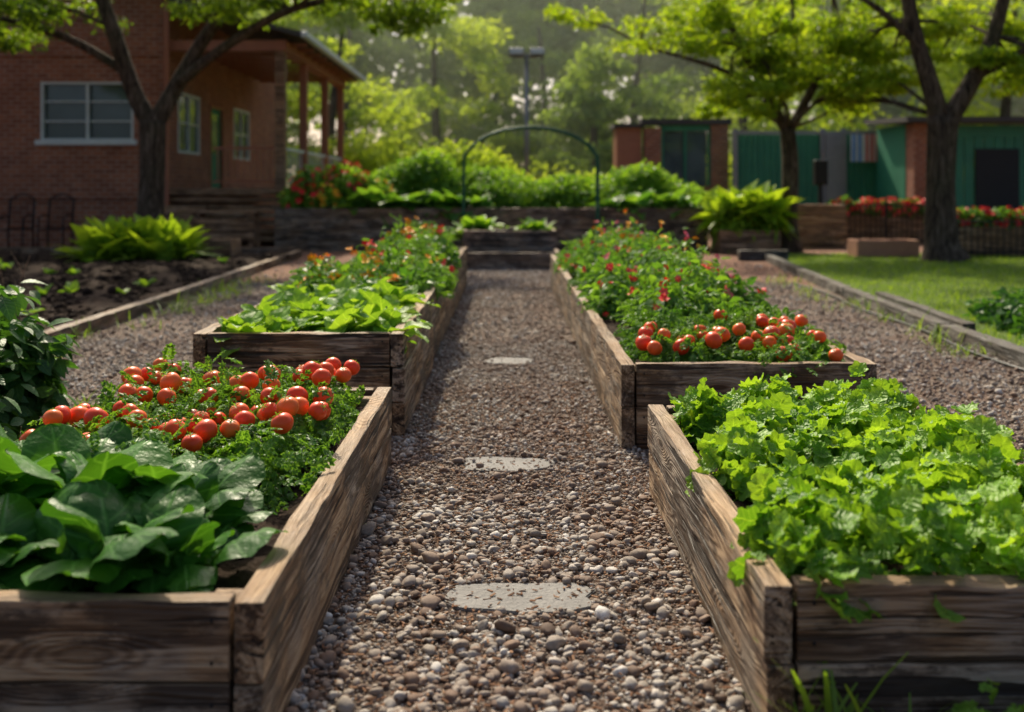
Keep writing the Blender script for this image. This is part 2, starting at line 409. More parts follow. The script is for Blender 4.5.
L_spin=leafmat('spinach_leaf',(.022,.095,.012),(.1,.29,.032),.42,.32,.4,.3,veinf=26,bs=.6)
L_let=leafmat('lettuce_leaf',(.11,.27,.026),(.34,.57,.065),.45,.4,.3,.35,veinf=34,bs=.7)
L_cos=leafmat('cos_leaf',(.11,.26,.032),(.31,.51,.075),.48,.4,.4,.3,veinf=26,bs=.7)
L_tom=leafmat('tomato_leaf',(.055,.17,.03),(.2,.4,.06),.5,.42)
L_flow=leafmat('bed_foliage',(.055,.17,.033),(.21,.41,.062),.5,.42)
L_dark=leafmat('shrub_leaf',(.022,.09,.02),(.09,.24,.045),.45,.35,.3)
L_hedge=leafmat('hedge_leaf',(.085,.22,.03),(.3,.52,.07),.5,.48)
L_yel=leafmat('yellowgreen_leaf',(.15,.3,.025),(.4,.58,.06),.45,.45,.2)
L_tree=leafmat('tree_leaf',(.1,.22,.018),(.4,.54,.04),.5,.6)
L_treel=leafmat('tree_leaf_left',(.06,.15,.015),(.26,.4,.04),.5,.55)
L_far=leafmat('far_hazy_leaf',(.1,.2,.06),(.3,.44,.13),.6,.58)  # distance haze is put into this paler, bluer leaf colour
L_far2=leafmat('far_bright_leaf',(.17,.3,.055),(.44,.58,.11),.6,.6)
L_grass=leafmat('grass_blade',(.1,.21,.022),(.28,.43,.055),.5,.45)

# ---------------------------------------------------------------- ground sheets
def sheet(name,poly,z,mat,div=None):
    v=[(x,y,z) for x,y in poly]; return build(name,v,[np.array([list(range(len(v)))])],mat)
sheet('ground',[(-300,-60),(300,-60),(300,500),(-300,500)],0,M_ground)
sheet('gravel_path',[(-4.3,-2),(4.0,-2),(4.1,10),(4.5,14),(3.2,15.5),(1.2,16.2),(.95,17.1),(-.95,17.1),(-1.3,15.8),(-3.2,15.2),(-4.3,14),(-4.1,8)],.004,M_gravel)
sheet('lawn',[(4.2,6),(14,6),(15,22),(5.3,21),(4.3,11)],.012,M_lawn)

beds=[(-1.78,-.58,2.34,4.9),(.63,1.8,2.44,4.5),(-1.75,-.58,5.5,7.6),(-1.7,-.6,7.72,14.2),(.59,1.93,5.22,14.0),(-.85,.85,17,20)]
stones=[(.04,3.31,.25,.125),(-.01,4.92,.22,.13),(.0,7.9,.2,.14)]
def inbed(x,y,pad=0):
    m=np.zeros(len(x),bool)
    for a,b,c,d in beds: m|=(x>a-pad)&(x<b+pad)&(y>c-pad)&(y<d+pad)
    return m
P2=[ico(2,s,.14,f) for s,f in ((1,.6),(2,.5),(3,.7),(4,.42))]; P1=[ico(1,s,.12,f) for s,f in ((5,.6),(6,.5),(7,.7))]
acc=Acc()
def pebbles(x0,x1,y0,y1,dens,rad,Ts,zf=.35,acc=acc,rb=0):
    n=int((x1-x0)*(y1-y0)*dens); x=R(x0,x1,n); y=R(y0,y1,n); m=~inbed(x,y,-.0)
    for cx,cy,rx,ry in stones: m&=(((x-cx)/rx)**4+((y-cy)/ry)**4>.82)|(R(0,1,n)<.015)
    x=x[m];y=y[m];n=len(x)
    r=R(rad[0],rad[1],n)*np.exp(rng.normal(0,.32,n)); pos=np.stack([x,y,.004+r*zf*R(.2,1.3,n)],1)
    for cx,cy,rx,ry in stones:
        k=(((x-cx)/rx)**4+((y-cy)/ry)**4<.95); pos[k,2]+=.013
    a=R(0,2*math.pi,n); t=np.stack([np.cos(a),np.sin(a),R(-.35,.35,n)],1); nn=np.stack([R(-.5,.5,n),R(-.5,.5,n),np.ones(n)],1)
    idx=rng.integers(0,len(Ts),n); rn=np.clip(R(0,1,n)+rb,0,1)
    for i,T in enumerate(Ts):
        k=idx==i; acc.inst(T,pos[k],t[k],nn[k],r[k],rn[k])
pebbles(-.66,.7,2.2,4.4,1500,(.010,.019),P2,.45)
pebbles(-.66,.7,4.4,5.8,1400,(.010,.018),P1,.45)
pebbles(-.66,.7,2.2,5.8,5200,(.0035,.008),P1,.7)
pebbles(-.66,.7,5.8,9,1400,(.009,.016),P1,.45)
pebbles(-.66,.7,5.8,9,2200,(.005,.009),P1,.6)
pebbles(-.7,.7,9,17,700,(.010,.018),P1,.45)
pebbles(-4.0,-1.7,3.8,9,900,(.009,.019),P1,.45)
pebbles(1.75,4.0,3.6,9,900,(.009,.019),P1,.45)
pebbles(-4.1,-1.65,9,14.5,320,(.012,.02),P1,.45)
pebbles(1.9,4.2,9,14.5,320,(.012,.02),P1,.45)
pebbles(-4.2,5,14.5,19,60,(.012,.022),P1,.45)
acc.out('gravel',M_stone)
acc=Acc(); n=13000; x=R(-4,4,n);y=R(2.2,12,n); 
x[:6500]=R(-.6,.65,6500); y[:6500]=R(2.3,7,6500)
m=~inbed(x,y); x=x[m];y=y[m];n=len(x); a=R(0,6.28,n)
cv,cf=boxv(-.3,.3,-1,1,-.1,.1)
acc.inst((cv,[cf],np.zeros(8),np.zeros(8)),np.stack([x,y,R(.006,.02,n)],1),np.stack([np.cos(a),np.sin(a),R(-.3,.3,n)],1),np.stack([R(-.4,.4,n),R(-.4,.4,n),np.ones(n)],1),R(.004,.013,n),R(0,1,n))
acc.out('mulch_chips',M_chip,None,False)
def flag(cx,cy,rx,ry,seed):
    r=random.Random(seed); n=13; bm=bmesh.new(); vs=[]
    for i in range(n):
        a=2*math.pi*i/n; q=max(abs(math.cos(a)),abs(math.sin(a)))**-.75*r.uniform(.84,1.1)
        vs.append(bm.verts.new((cx+rx*q*math.cos(a),cy+ry*q*math.sin(a),.0)))
    f=bm.faces.new(vs); e=bmesh.ops.extrude_face_region(bm,geom=[f]); 
    for v in e['geom']:
        if isinstance(v,bmesh.types.BMVert): v.co.z=.014
    bmesh.ops.bevel(bm,geom=[e for e in bm.edges],offset=.004,segments=2,affect='EDGES')
    bmesh.ops.recalc_face_normals(bm,faces=bm.faces)
    me=bpy.data.meshes.new('stepping_stone'); bm.to_mesh(me); bm.free(); me.materials.append(M_flag)
    o=bpy.data.objects.new('stepping_stone',me); COL.objects.link(o)
for i,s_ in enumerate(stones): flag(*s_,i+1)

# ---------------------------------------------------------------- raised beds
def screws(parent,pts):
    a=Acc(); T=ico(1,3,0,.4)
    pts=np.array(pts); n=len(pts); a.inst(T,pts,np.tile([[1.,0,0]],(n,1)),np.tile([[0,-1.,0]],(n,1)),.008,np.zeros(n)); a.out('screws',M_black,parent)
def soilpatch(name,x0,x1,y0,y1,z,parent,amp=.02,res=.07):
    nx=max(4,int((x1-x0)/res)); ny=max(4,int((y1-y0)/res))
    X,Y=np.meshgrid(np.linspace(x0,x1,nx+1),np.linspace(y0,y1,ny+1)); Z=z+rng.normal(0,amp*.5,X.shape)+amp*np.sin(X*7+Y*3)*.6
    return build(name,np.stack([X,Y,Z],-1).reshape(-1,3),[grid_faces(nx,ny)],M_soil,parent,True)
def rbed(x0,x1,y0,y1,h,nb,mat,th=.07,end=True):
    g=group('raised_garden_bed'); bh=h/nb
    for i in range(nb):
        z=bh*(i+.5); hh=bh-.008
        o=random.uniform(-.006,.006)
        board(g,'side_board',(x0+th/2+o,y0,z),(x0+th/2+o,y1,z),hh,th,mat)
        o=random.uniform(-.006,.006)
        board(g,'side_board',(x1-th/2+o,y0,z),(x1-th/2+o,y1,z),hh,th,mat)
        board(g,'end_board',(x0+th+.01,y0+th/2+.004,z),(x1-th-.01,y0+th/2+.004,z),hh,th-.01,mat)
        board(g,'end_board',(x0+th+.01,y1-th/2-.004,z),(x1-th-.01,y1-th/2-.004,z),hh,th-.01,mat)
    for cx in (x0+th+.045,x1-th-.045):
        for cy in (y0+th+.045,y1-th-.045):
            boxes('corner_post',[(cx-.035,cx+.035,cy-.035,cy+.035,0,h-.03)],mat,g,.004)
    screws(g,[(x,y0+.003,bh*(i+k)) for i in range(nb) for k in (.25,.75) for x in (x0+th+.05,x1-th-.05)])
    soilpatch('soil',x0+th,x1-th,y0+th,y1-th,h-.075,g)
    a=Acc(); n=260; xx=R(x0+th,x1-th,n); yy=R(y0+th,min(y1,y0+5)-th,n); q=R(0,6.28,n)
    a.inst(P1[0],np.stack([xx,yy,np.full(n,h-.07)],1),np.stack([np.cos(q),np.sin(q),0*q],1),np.tile([[0,0,1.]],(n,1)),R(.008,.025,n),R(0,1,n)); a.out('soil_clods',M_soil,g)
    return g
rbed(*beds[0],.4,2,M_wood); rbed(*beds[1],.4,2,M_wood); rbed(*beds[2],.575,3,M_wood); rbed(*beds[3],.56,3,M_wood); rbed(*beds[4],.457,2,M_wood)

# ---------------------------------------------------------------- plants in beds
S1=[spoon_leaf(s,w) for s,w in ((1,.36),(2,.42),(3,.33))]
LT=[lobed_leaf(s,l) for s,l in ((4,7),(5,6),(6,8))]
CS=[leaf(6,12,.36,.7,.5,.35,.5,.05,.03,.05,.02,7),spoon_leaf(8,.34,.1,.15,.025)]
SL=[simple_leaf()]; FR=[fern(4,1),fern(3,2)]; FR2=[fern(3,3,.3)]
def tomato_tmpl():
    v=[];f=[];nu=16;nv=11
    for j in range(nv+1):
        th=math.pi*j/nv
        for i in range(nu):
            ph=2*math.pi*i/nu; lob=1+.035*math.cos(5*ph)*math.sin(th)
            r=math.sin(th)*lob; z=math.cos(th)*.92
            z-= .14*math.exp(-(th/.38)**2)
            v.append((r*math.cos(ph),r*math.sin(ph),z))
    for j in range(nv):
        for i in range(nu): f.append((j*nu+i,(j+1)*nu+i,(j+1)*nu+(i+1)%nu,j*nu+(i+1)%nu))
    v=np.array(v); return (v,[np.array(f)],np.zeros(len(v)),np.zeros(len(v)))
TT=tomato_tmpl()
def calyx():
    v=[(0,0,.82)];f=[]
    for i in range(5):
        a=2*math.pi*i/5; k=len(v)
        for da,r,z in ((-.3,.28,.88),(0,.6,.86),(.3,.28,.88)): v.append((r*math.cos(a+da),r*math.sin(a+da),z))
        f.append((0,k,k+1,k+2))
    v.extend([(-.05,0,.75),(.05,0,.75),(.05,.03,1.1),(-.05,.03,1.1)]); k=len(v)-4; f.append((k,k+1,k+2,k+3))
    v=np.array(v); return (v,[np.array(f)],np.zeros(len(v)),np.zeros(len(v)))
TC=calyx()
def tomatoes(g,x0,x1,y0,y1,n,zf,rad=(.036,.052),mind=.075,mask=None):
    pts=[];tries=0
    while len(pts)<n and tries<9000:
        tries+=1; p=(random.uniform(x0,x1),random.uniform(y0,y1))
        if mask and not mask(*p): continue
        if all((p[0]-q[0])**2+(p[1]-q[1])**2>mind**2 for q in pts): pts.append(p)
    n=len(pts); P=np.array([(x,y,zf(x,y)+random.uniform(-.035,.035)) for x,y in pts])
    a=R(0,6.28,n); t=np.stack([np.cos(a),np.sin(a),R(-.4,.4,n)],1); nn=np.stack([R(-.9,.9,n),R(-.5,1.3,n),np.ones(n)*.9],1); s=R(rad[0],rad[1],n)
    A=Acc(); A.inst(TT,P,t,nn,s,R(0,1,n)); A.out('tomato_fruit',M_tom,g)
    B=Acc(); B.inst(TC,P,t,nn,s*1.04,R(0,1,n)); B.out('calyx',L_tom,g,False)

g=group('spinach_plants'); A=Acc()
for (x,y,s) in [(-1.62,2.64,1.),(-1.35,2.62,1.05),(-1.08,2.62,1.0),(-.88,2.7,.82),(-1.55,2.95,1.12),(-1.25,2.95,1.12),(-.97,2.98,.9),(-1.62,3.25,.95),(-1.35,3.25,.95),(-1.08,3.2,.85)]:
    rosette(A,S1,(x,y,.34),24,(.17*s,.32*s),(10,82),.05)
A.out('leaves',L_spin,g)
g=group('tomato_plants'); A=Acc()
for i in range(20):
    x=-1.62+(i%4)*.245+R(-.04,.04); y=3.42+(i//4)*.3+R(-.05,.05)
    dome(A,FR,(x,y,.33),(.18,.2,.14+R(0,.09)),150,(.06,.12),.5,(.4,1.22))
A.out('leaves',L_tom,g,False)
tomatoes(g,-1.7,-.74,3.4,4.8,76,lambda x,y:.485+.03*math.sin(x*6)+.025*math.sin(y*9)+.02*(y-3.5),(.034,.046),.085,mask=lambda x,y: (x<-.98 or y>3.55) )
g=group('lettuce_plants'); A=Acc()
for j in range(5):
    for i in range(4):
        x=.86+i*.25+R(-.05,.05)+(.06 if j%2 else 0);y=2.68+j*.4+R(-.05,.05);s=R(.78,1.18); x=min(x,1.66)
        rb=R(0,1)
        dome(A,LT,(x,y,.33),(.15*s,.18*s,.22*s),105,(.045,.09),.45,(.6,1.08),jn=.4,rb=rb)
        rosette(A,LT,(x,y,.38),21,(.08,.13),(30,85),.05)
A.out('leaves',L_let,g)
g=group('cos_lettuce_plants'); A=Acc()
for j in range(6):
    for i in range(4):
        rosette(A,CS,(-1.52+i*.25+R(-.04,.04),5.74+j*.32+R(-.05,.05),.5),20,(.12,.25),(8,75),.05)
A.out('leaves',L_cos,g)
FLW=flower()
def flowerbed(name,x0,x1,y0,y1,z,hz,n,size,nf,mat,fsz=(.018,.03),leafm=L_flow,Ts=None,zf=None,fin=None):
    g=group(name); A=Acc(); F=Acc(); Ts=Ts or FR2+SL
    k=int((x1-x0)*(y1-y0)/.1)
    for i in range(k):
        x=R(x0,x1);y=R(y0,y1);h=hz*R(.65,1.3)*(zf(x,y) if zf else 1)
        dome(A,Ts,(x,y,z),(.2,.24,h),n//k,size,.4,(.5,1.12))
        if R(0,1)<min(.8,1.0*nf/k):
            for q in range(max(1,nf//k)):
                d=rng.normal(size=3); d[2]=abs(d[2])+.4; d/=np.linalg.norm(d)
                p=np.array([[x,y,z]])+d*np.array([.22,.24,h])*R(1.05,1.3)
                m=max(1,int(R(1,3.4))); pp=np.repeat(p,m,0)+rng.normal(0,.02,(m,3))
                F.inst(FLW,pp,rng.normal(size=(m,3)),np.tile(d,(m,1))+rng.normal(0,.3,(m,3)),R(fsz[0],fsz[1],m),R(0,1,m))
    A.out('leaves',leafm,g,False); F.out('blossoms',mat,g,False); return g
flowerbed('marigold_plants',-1.6,-.72,7.4,9.6,.5,.22,4500,(.06,.12),110,M_or,(.03,.05))
flowerbed('red_flower_plants',-1.5,-.78,9.3,14,.48,.32,8000,(.07,.13),130,M_red,(.035,.055))
flowerbed('marigold_plants',-1.4,-.8,10.3,13.5,.5,.38,1500,(.07,.13),50,M_or,(.035,.055))
g=group('tomato_plants'); A=Acc()
for i in range(26):
    x=R(.78,1.72);y=R(5.42,6.6); dome(A,FR,(x,y,.38),(.18,.2,.13+.1*(y-5.4)+R(0,.05)),125,(.06,.115),.5,(.4,1.18))
A.out('leaves',L_tom,g,False)
tomatoes(g,.74,1.78,5.4,6.2,33,lambda x,y:.5+.11*(y-5.4),(.036,.05),.1,mask=lambda x,y:y<5.65+.5*abs(math.sin(x*3.2)))
flowerbed('red_flower_plants',.8,1.72,6.5,13.8,.4,.34,22000,(.06,.12),290,M_red,(.026,.042),zf=lambda x,y:.85+.25*math.sin(y*1.7)*math.sin(x*4))
flowerbed('pink_flower_plants',.85,1.65,7,13,.42,.4,2500,(.06,.12),80,M_pink,(.024,.04))
flowerbed('marigold_plants',1.0,1.7,9,13,.45,.42,1500,(.06,.12),28,M_or,(.03,.05))

BL=[leaf(1,4,.035,.6,.5,0,.35,0,0,0,0,1)]
A=Acc()
for c,n,s in [((.78,2.385,0),20,(.16,.32)),((.7,2.39,0),10,(.1,.24)),((1.0,2.39,0),10,(.1,.2)),((1.3,2.37,0),14,(.08,.16))]:
    rosette(A,BL,c,n,s,(60,89),.03)
A.out('grass_weeds',L_grass)
A=Acc()
for c in [(1.2,2.3,.0),(1.14,2.33,.02),(1.3,2.32,0)]: dome(A,LT,c,(.09,.07,.18),60,(.028,.05),.4)
A.out('weed_plant',L_let)
A=Acc()
for i in range(60):
    s=random.choice([-1,1]); c=((-3.85+R(-.25,.35)) if s<0 else (3.9+R(-.25,.3)),R(7,15),0); rosette(A,BL,c,16,(.06,.2),(35,88),.09)
for i in range(16): rosette(A,BL,(-2.2+R(-.5,.3),R(4.2,7),0),8,(.05,.12),(30,80),.05)
A.out('grass_weeds',L_grass)

g=group('pepper_plant'); A=Acc(); B=Acc()
SH=[leaf(2,5,.28,.8,.8,.2,.3,0,0,.08,.01,3)]
for i in range(20):
    c=(R(-3.3,-2.5),R(4.8,5.7),0); h=R(.45,1.05) if i>2 else 1.08
    top=(c[0]+R(-.12,.1),c[1]+R(-.1,.1),h); tube(B,[c,((c[0]+top[0])/2+R(-.03,.03),c[1],h*.5),top],[.012,.009,.005],6)
    for k in range(5):
        z=h*(.3+.17*k); dome(A,SH,(c[0]+(top[0]-c[0])*z/h,c[1],z-.05),(.16,.16,.12),20,(.08,.155),.5,(.3,1.1))
A.out('leaves',L_dark,g); B.out('stems',L_tom,g)

# ---------------------------------------------------------------- left soil garden
g=group('garden_plot'); soilpatch('soil',-14,-4.15,8.2,20,.1,g,.05,.16)
A=Acc(); pebbles(-9,-4.3,8.5,19,160,(.02,.05),P1,.3,A); 
o=A.out('clods',M_soil,g); o.location.z=.09
board(g,'edging',(-4.0,7.2,.07),(-4.05,12,.07),.13,.12,M_woodb); board(g,'edging',(-4.06,12.05,.07),(-4.2,16.4,.07),.13,.12,M_woodb); board(g,'edging',(-4.22,16.45,.07),(-4.3,20.4,.07),.13,.12,M_wood)
board(g,'edging',(-14,8.1,.07),(-4.15,8.1,.07),.13,.12,M_woodb); board(g,'edging',(-14,20.3,.09),(-4.4,20.3,.09),.2,.12,M_wood)
A=Acc()
for i in range(26): rosette(A,SL,(R(-9,-4.6),R(9,19),.1),9,(.08,.2),(20,70),.03)
A.out('seedlings',L_hedge,g)
A=Acc()
for i in range(9):
    x=R(-5.5,-4.4);y=R(8.8,10.5); tube(A,[(x,y,.1),(x+R(-.05,.05),y,.45),(x+R(-.15,.15),y,.75)],[.007,.005,.003],5)
A.out('stakes',M_woodr,g)
LG=[leaf(1,5,.07,.7,.5,0,.5,0,0,0,0,1)]
g=group('daylily_plant'); A=Acc()
for i in range(8): rosette(A,LG+LG+SL,(-7.3+i*.17+R(-.1,.1),18.2+R(-.35,.35),.1),150,(.35,.85),(25,88),.14)
A.out('leaves',L_yel,g)
def planter(name,x0,x1,y0,y1,h,mat,nb=3,soil=True):
    g=group(name); bh=h/nb
    for i in range(nb):
        z=bh*(i+.5)
        for (a,b) in (((x0,y0+.03,z),(x1,y0+.03,z)),((x0,y1-.03,z),(x1,y1-.03,z)),((x0+.03,y0+.063,z),(x0+.03,y1-.063,z)),((x1-.03,y0+.063,z),(x1-.03,y1-.063,z))):
            board(g,'board',a,b,bh-.008,.06,mat)
    if soil: soilpatch('soil',x0+.06,x1-.06,y0+.06,y1-.06,h-.08,g,.02,.2)
    return g
planter('wooden_planter_box',-6.35,-5.3,19.0,19.7,.42,M_woodr,2)

# ---------------------------------------------------------------- back beds
planter('timber_retaining_planter',-5.3,4.5,22.5,25.5,.96,M_woodb,4)
planter('timber_step_planter',-.85,.88,18.4,20,.62,M_woodb,3)
planter('timber_step_planter',-.85,.88,17.0,18.34,.3,M_woodb,2)
planter('wooden_planter',5.7,8.0,23.6,24.8,1.02,M_woodr,4)
A=Acc()
HS=[leaf(3,6,.3,.8,.7,.3,.45,0,0,.1,.01,9)]
for x,y,s in [(-.5,19.2,1.),(-.75,21.3,1.4),(-.7,19.3,.8),(.35,19.2,.7),(.6,19.3,.6),(-.1,21.5,.8)]: rosette(A,HS,(x,y,.58 if y<20.2 else .3),40,(.2*s,.45*s),(15,75),.08)
A.out('hosta_plants',L_hedge)
def shrub(name,cl,mat,Ts,size,flowers=None,nf=0):
    g=group(name); A=Acc(); F=Acc()
    for (x,y,z,rx,ry,rz,n) in cl:
        dome(A,Ts,(x,y,z),(rx,ry,rz),n,size,.3,(.55,1.1),jn=.6)
        for k in range(5):
            d=rng.normal(size=3); d[2]=abs(d[2]); d/=np.linalg.norm(d)
            dome(A,Ts,np.array([x,y,z])+d*np.array([rx,ry,rz])*.8,(rx*.4,ry*.4,rz*.45),n//8,size,.3,(.4,1.1),jn=.6)
        if flowers:
            m=nf; d=rng.normal(size=(m,3)); d[:,2]=np.abs(d[:,2]); d[:,1]=-np.abs(d[:,1]); d/=np.linalg.norm(d,axis=1,keepdims=True)
            F.inst(FLW,np.array([x,y,z])+d*np.array([rx,ry,rz])*1.15,rng.normal(size=(m,3)),d+rng.normal(0,.3,(m,3)),R(.06,.1,m),R(0,1,m))
    A.out('leaves',mat,g,False)
    if flowers: F.out('blossoms',flowers,g,False)
shrub('red_geranium_plants',[(-4.6,23.3,.95,.6,.6,.8,1500),(-3.8,23.5,.95,.6,.6,.95,1500)],L_hedge,SL,(.1,.2),M_red,48)
shrub('marigold_plants',[(-4.2,23.0,.95,.4,.4,.5,500),(-3.2,23.3,.95,.5,.4,.7,700)],L_hedge,SL,(.1,.2),M_or,22)
g=group('hosta_plants'); A=Acc()
for x,s in [(-3.5,1),(-2.9,1.1),(-2.3,1.),(-1.75,.9),(-1.2,.9),(-.7,.7),(2.4,.8),(3.0,.9),(3.5,.8),(4.0,.9)]: rosette(A,HS,(x,22.9,.95),50,(.3*s,.66*s),(-25,75),.12)
A.out('leaves',L_flow,g)
shrub('boxwood_hedge',[(-2.2,24.6,.9,1.3,1,1.2,5000),(-.3,24.8,.9,1.2,1,.95,3500),(1.3,24.9,.9,1.2,1,.7,3000),(3.1,24.6,.9,1.2,1,1.0,4500),(4.2,24.3,.8,.7,.8,.65,1500)],L_hedge,SL,(.08,.16))
shrub('tall_grass_hedge',[(-1.2,27,.6,2.0,1,1.7,3500),(2.6,28,.5,2.0,1,1.2,3500)],L_far2,SL,(.1,.2))
g=group('potted_yellow_shrub'); A=Acc()
for i in range(8): rosette(A,LG+SL,(5.2+R(-.35,.35),22+R(-.25,.25),.55+R(0,.35)),130,(.4,.8),(-25,80),.14)
A.out('leaves',L_yel,g)
pg=planter('wooden_pot',4.55,5.85,21.4,22.4,.5,M_woodr,2); pg.parent=g
g=group('garden_arch'); A=Acc()
for dy in (0,.5):
    pts=[(-1.0,22+dy-.2,0),(-1.0,21.8+dy,1.9)]+[(.48-1.48*math.cos(a),21.8+dy,1.95+.8*math.sin(a)) for a in np.linspace(.25,math.pi-.25,9)]+[(1.96,21.8+dy,1.9),(1.96,21.8+dy,0)]
    tube(A,pts,[.024]*len(pts),8,sub=3)
for a in np.linspace(.3,math.pi-.3,7):
    x=.48-1.48*math.cos(a); z=1.95+.8*math.sin(a); tube(A,[(x,21.8,z),(x,22.3,z)],[.012,.012],6,sub=1)
for x in (-1,1.96):
    for z in (.5,1,1.5): tube(A,[(x,21.8,z),(x,22.3,z)],[.012,.012],6,sub=1)
A.out('frame',M_green,g)
g=group('street_lamp'); A=Acc(); tube(A,[(.64,36,0),(.64,36,3.5),(.64,36,6.3)],[.1,.09,.07],10,sub=1); tube(A,[(.15,36,6.2),(1.15,36,6.2)],[.05,.05],8,sub=1); A.out('pole',M_grey,g)
boxes('lamp_heads',[(0,.55,35.7,36.3,6.22,6.48),(.75,1.3,35.7,36.3,6.22,6.48)],M_grey,g,.05)
boxes('lamp_lens',[(.05,.5,35.68,35.697,6.25,6.44),(.8,1.25,35.68,35.697,6.25,6.44)],M_white,g)

# ---------------------------------------------------------------- brick building
g=group('brick_building')
def wallx(y0,y1,x0,x1,z0,z1,ops):
    L=[];xs=x0
    for xa,xb,za,zb in sorted(ops):
        L+= [(xs,xa,y0,y1,z0,z1),(xa,xb,y0,y1,z0,za),(xa,xb,y0,y1,zb,z1)]; xs=xb
    L.append((xs,x1,y0,y1,z0,z1)); return L
def wally(x0,x1,y0,y1,z0,z1,ops):
    L=[];ys=y0
    for ya,yb,za,zb in sorted(ops):
        L+= [(x0,x1,ys,ya,z0,z1),(x0,x1,ya,yb,zb,z1)]
        if za>z0: L.append((x0,x1,ya,yb,z0,za))
        ys=yb
    L.append((x0,x1,ys,y1,z0,z1)); return L
W1=(-11.3,-9.05,2.55,3.98); W2=(-16.5,-14.2,2.55,3.98)
boxes('front_wall',wallx(24,24.3,-22,-8.3,0,6.3,[W2,W1]),M_brick,g)
D=(27.6,28.9,1.42,3.75); V1=(24.95,26.7,2.3,3.85); V2=(30.0,31.8,2.3,3.85)
boxes('side_wall',wally(-8.6,-8.3,24.3,36,0,6.3,[V1,D,V2]),M_brick,g)
boxes('rear_walls',[(-22,-21.7,24.3,36,0,6.3),(-21.7,-8.6,35.7,36,0,6.3)],M_brick,g)
boxes('brick_ledge',[(-22,-8.28,23.93,23.998,1.16,1.25),(-22,-8.28,23.95,23.998,4.6,4.68)],M_brick,g)
boxes('interior',[(-21.6,-8.7,24.9,25,0,6.2),(-9.3,-9.2,25.1,35.6,0,6.2)],M_dark,g)
def window_x(w,y):
    xa,xb,za,zb=w; f=.06
    L=[(xa,xb,y-.04,y+.08,za,za+f),(xa,xb,y-.04,y+.08,zb-f,zb),(xa,xa+f,y-.04,y+.08,za+f,zb-f),(xb-f,xb,y-.04,y+.08,za+f,zb-f)]
    x=(xa+xb)/2; L.append((x-.03,x+.03,y-.02,y+.06,za+f,zb-f))
    for k in (1/3,2/3):
        z=za+(zb-za)*k; L.append((xa+f,xb-f,y-.012,y+.05,z-.018,z+.018))
    boxes('window_frame',L,M_white,g); boxes('window_glass',[(xa+.01,xb-.01,y+.1,y+.12,za+.01,zb-.01)],M_glass,g)
    boxes('window_sill',[(xa-.1,xb+.1,y-.14,y-.043,za-.1,za+.02)],M_white,g,.01)
window_x(W1,24.05); window_x(W2,24.05)
for (ya,yb,za,zb) in (V1,V2):
    f=.07;x=-8.38
    boxes('window_frame',[(x,x+.1,ya,yb,za,za+f),(x,x+.1,ya,yb,zb-f,zb),(x,x+.1,ya,ya+f,za+f,zb-f),(x,x+.1,yb-f,yb,za+f,zb-f),(x+.01,x+.09,(ya+yb)/2-.03,(ya+yb)/2+.03,za+f,zb-f),(x+.015,x+.085,ya+f,yb-f,(za+zb)/2-.02,(za+zb)/2+.02)],M_white,g)
    boxes('window_glass',[(x+.03,x+.04,ya+.01,yb-.01,za+.01,zb-.01)],M_glass,g)
boxes('door',[(-8.42,-8.36,27.68,28.82,1.42,3.67)],M_greenw,g); boxes('door_frame',[(-8.4,-8.27,27.6,27.68,1.42,3.75),(-8.4,-8.27,28.82,28.9,1.42,3.75),(-8.4,-8.27,27.68,28.82,3.67,3.75)],M_redbrown,g)
boxes('door_glass',[(-8.357,-8.352,27.9,28.6,2.4,3.5)],M_glass,g)
boxes('porch_deck',[(-8.3,-5.2,24.1,33,1.25,1.4)],M_woodr,g,.01)
boxes('porch_skirt',[(-8.25,-5.3,24.2,24.26,.12+i*.19,.25+i*.19) for i in range(6)]+[(-5.3,-5.24,24.3,33,.12+i*.19,.25+i*.19) for i in range(6)],M_woodr,g)
boxes('porch_posts',[(-5.65,-5.45,y,y+.2,1.4,4.75) for y in (26.8,29.9,32.7)],M_redbrown,g,.01)
boxes('porch_corner_post',[(-5.68,-5.44,24.15,24.39,1.4,4.75)],M_woodr,g,.01)
boxes('porch_beam',[(-5.7,-5.4,24.1,33,4.752,5.0),(-8.3,-5.702,24.14,24.34,4.752,5.0)],M_redbrown,g)
v=[(-8.3,23.7,5.95),(-4.95,23.7,5.02),(-4.95,33.4,5.02),(-8.3,33.4,5.95)]; v+= [(a,b,c+.12) for a,b,c in v]
build('porch_roof',v,[np.array([(0,1,2,3),(7,6,5,4),(0,4,5,1),(1,5,6,2),(2,6,7,3),(3,7,4,0)])],M_roof,g)
boxes('roof_rafters',[(-8.2,-5.0,y,y+.06,4.9,4.99) for y in np.arange(24.6,33,.9)],M_redbrown,g)
boxes('gutter',[(-4.945,-4.8,23.65,33.45,5.0,5.14)],M_white,g,.02)
boxes('porch_railing',[(-5.6,-5.5,24.4,26.8,2.35,2.42),(-5.6,-5.5,27,29.9,2.35,2.42),(-5.6,-5.5,30.1,32.7,2.35,2.42),(-5.6,-5.5,27,29.9,1.55,1.6),(-5.6,-5.5,24.4,26.8,1.55,1.6)]+[(-5.57,-5.545,y,y+.02,1.6,2.35) for y in np.arange(24.5,32.6,.35)],M_white,g)
boxes('porch_front_railing',[(-7.2,-5.7,24.2,24.27,2.35,2.42),(-7.2,-5.7,24.2,24.27,1.55,1.6)]+[(x,x+.03,24.22,24.25,1.6,2.35) for x in np.arange(-7.1,-5.75,.16)],M_redbrown,g)
boxes('porch_steps',[(-8.25,-7.25,24.1-.32*(4-i),24.08-.32*(3-i),0,.25*(i+1)) for i in range(4)],M_woodr,g,.01)
v=[(-22.5,23.5,6.3),(-7.9,23.5,6.3),(-7.9,36.5,6.3),(-22.5,36.5,6.3),(-18,30,8.3),(-12,30,8.3)]
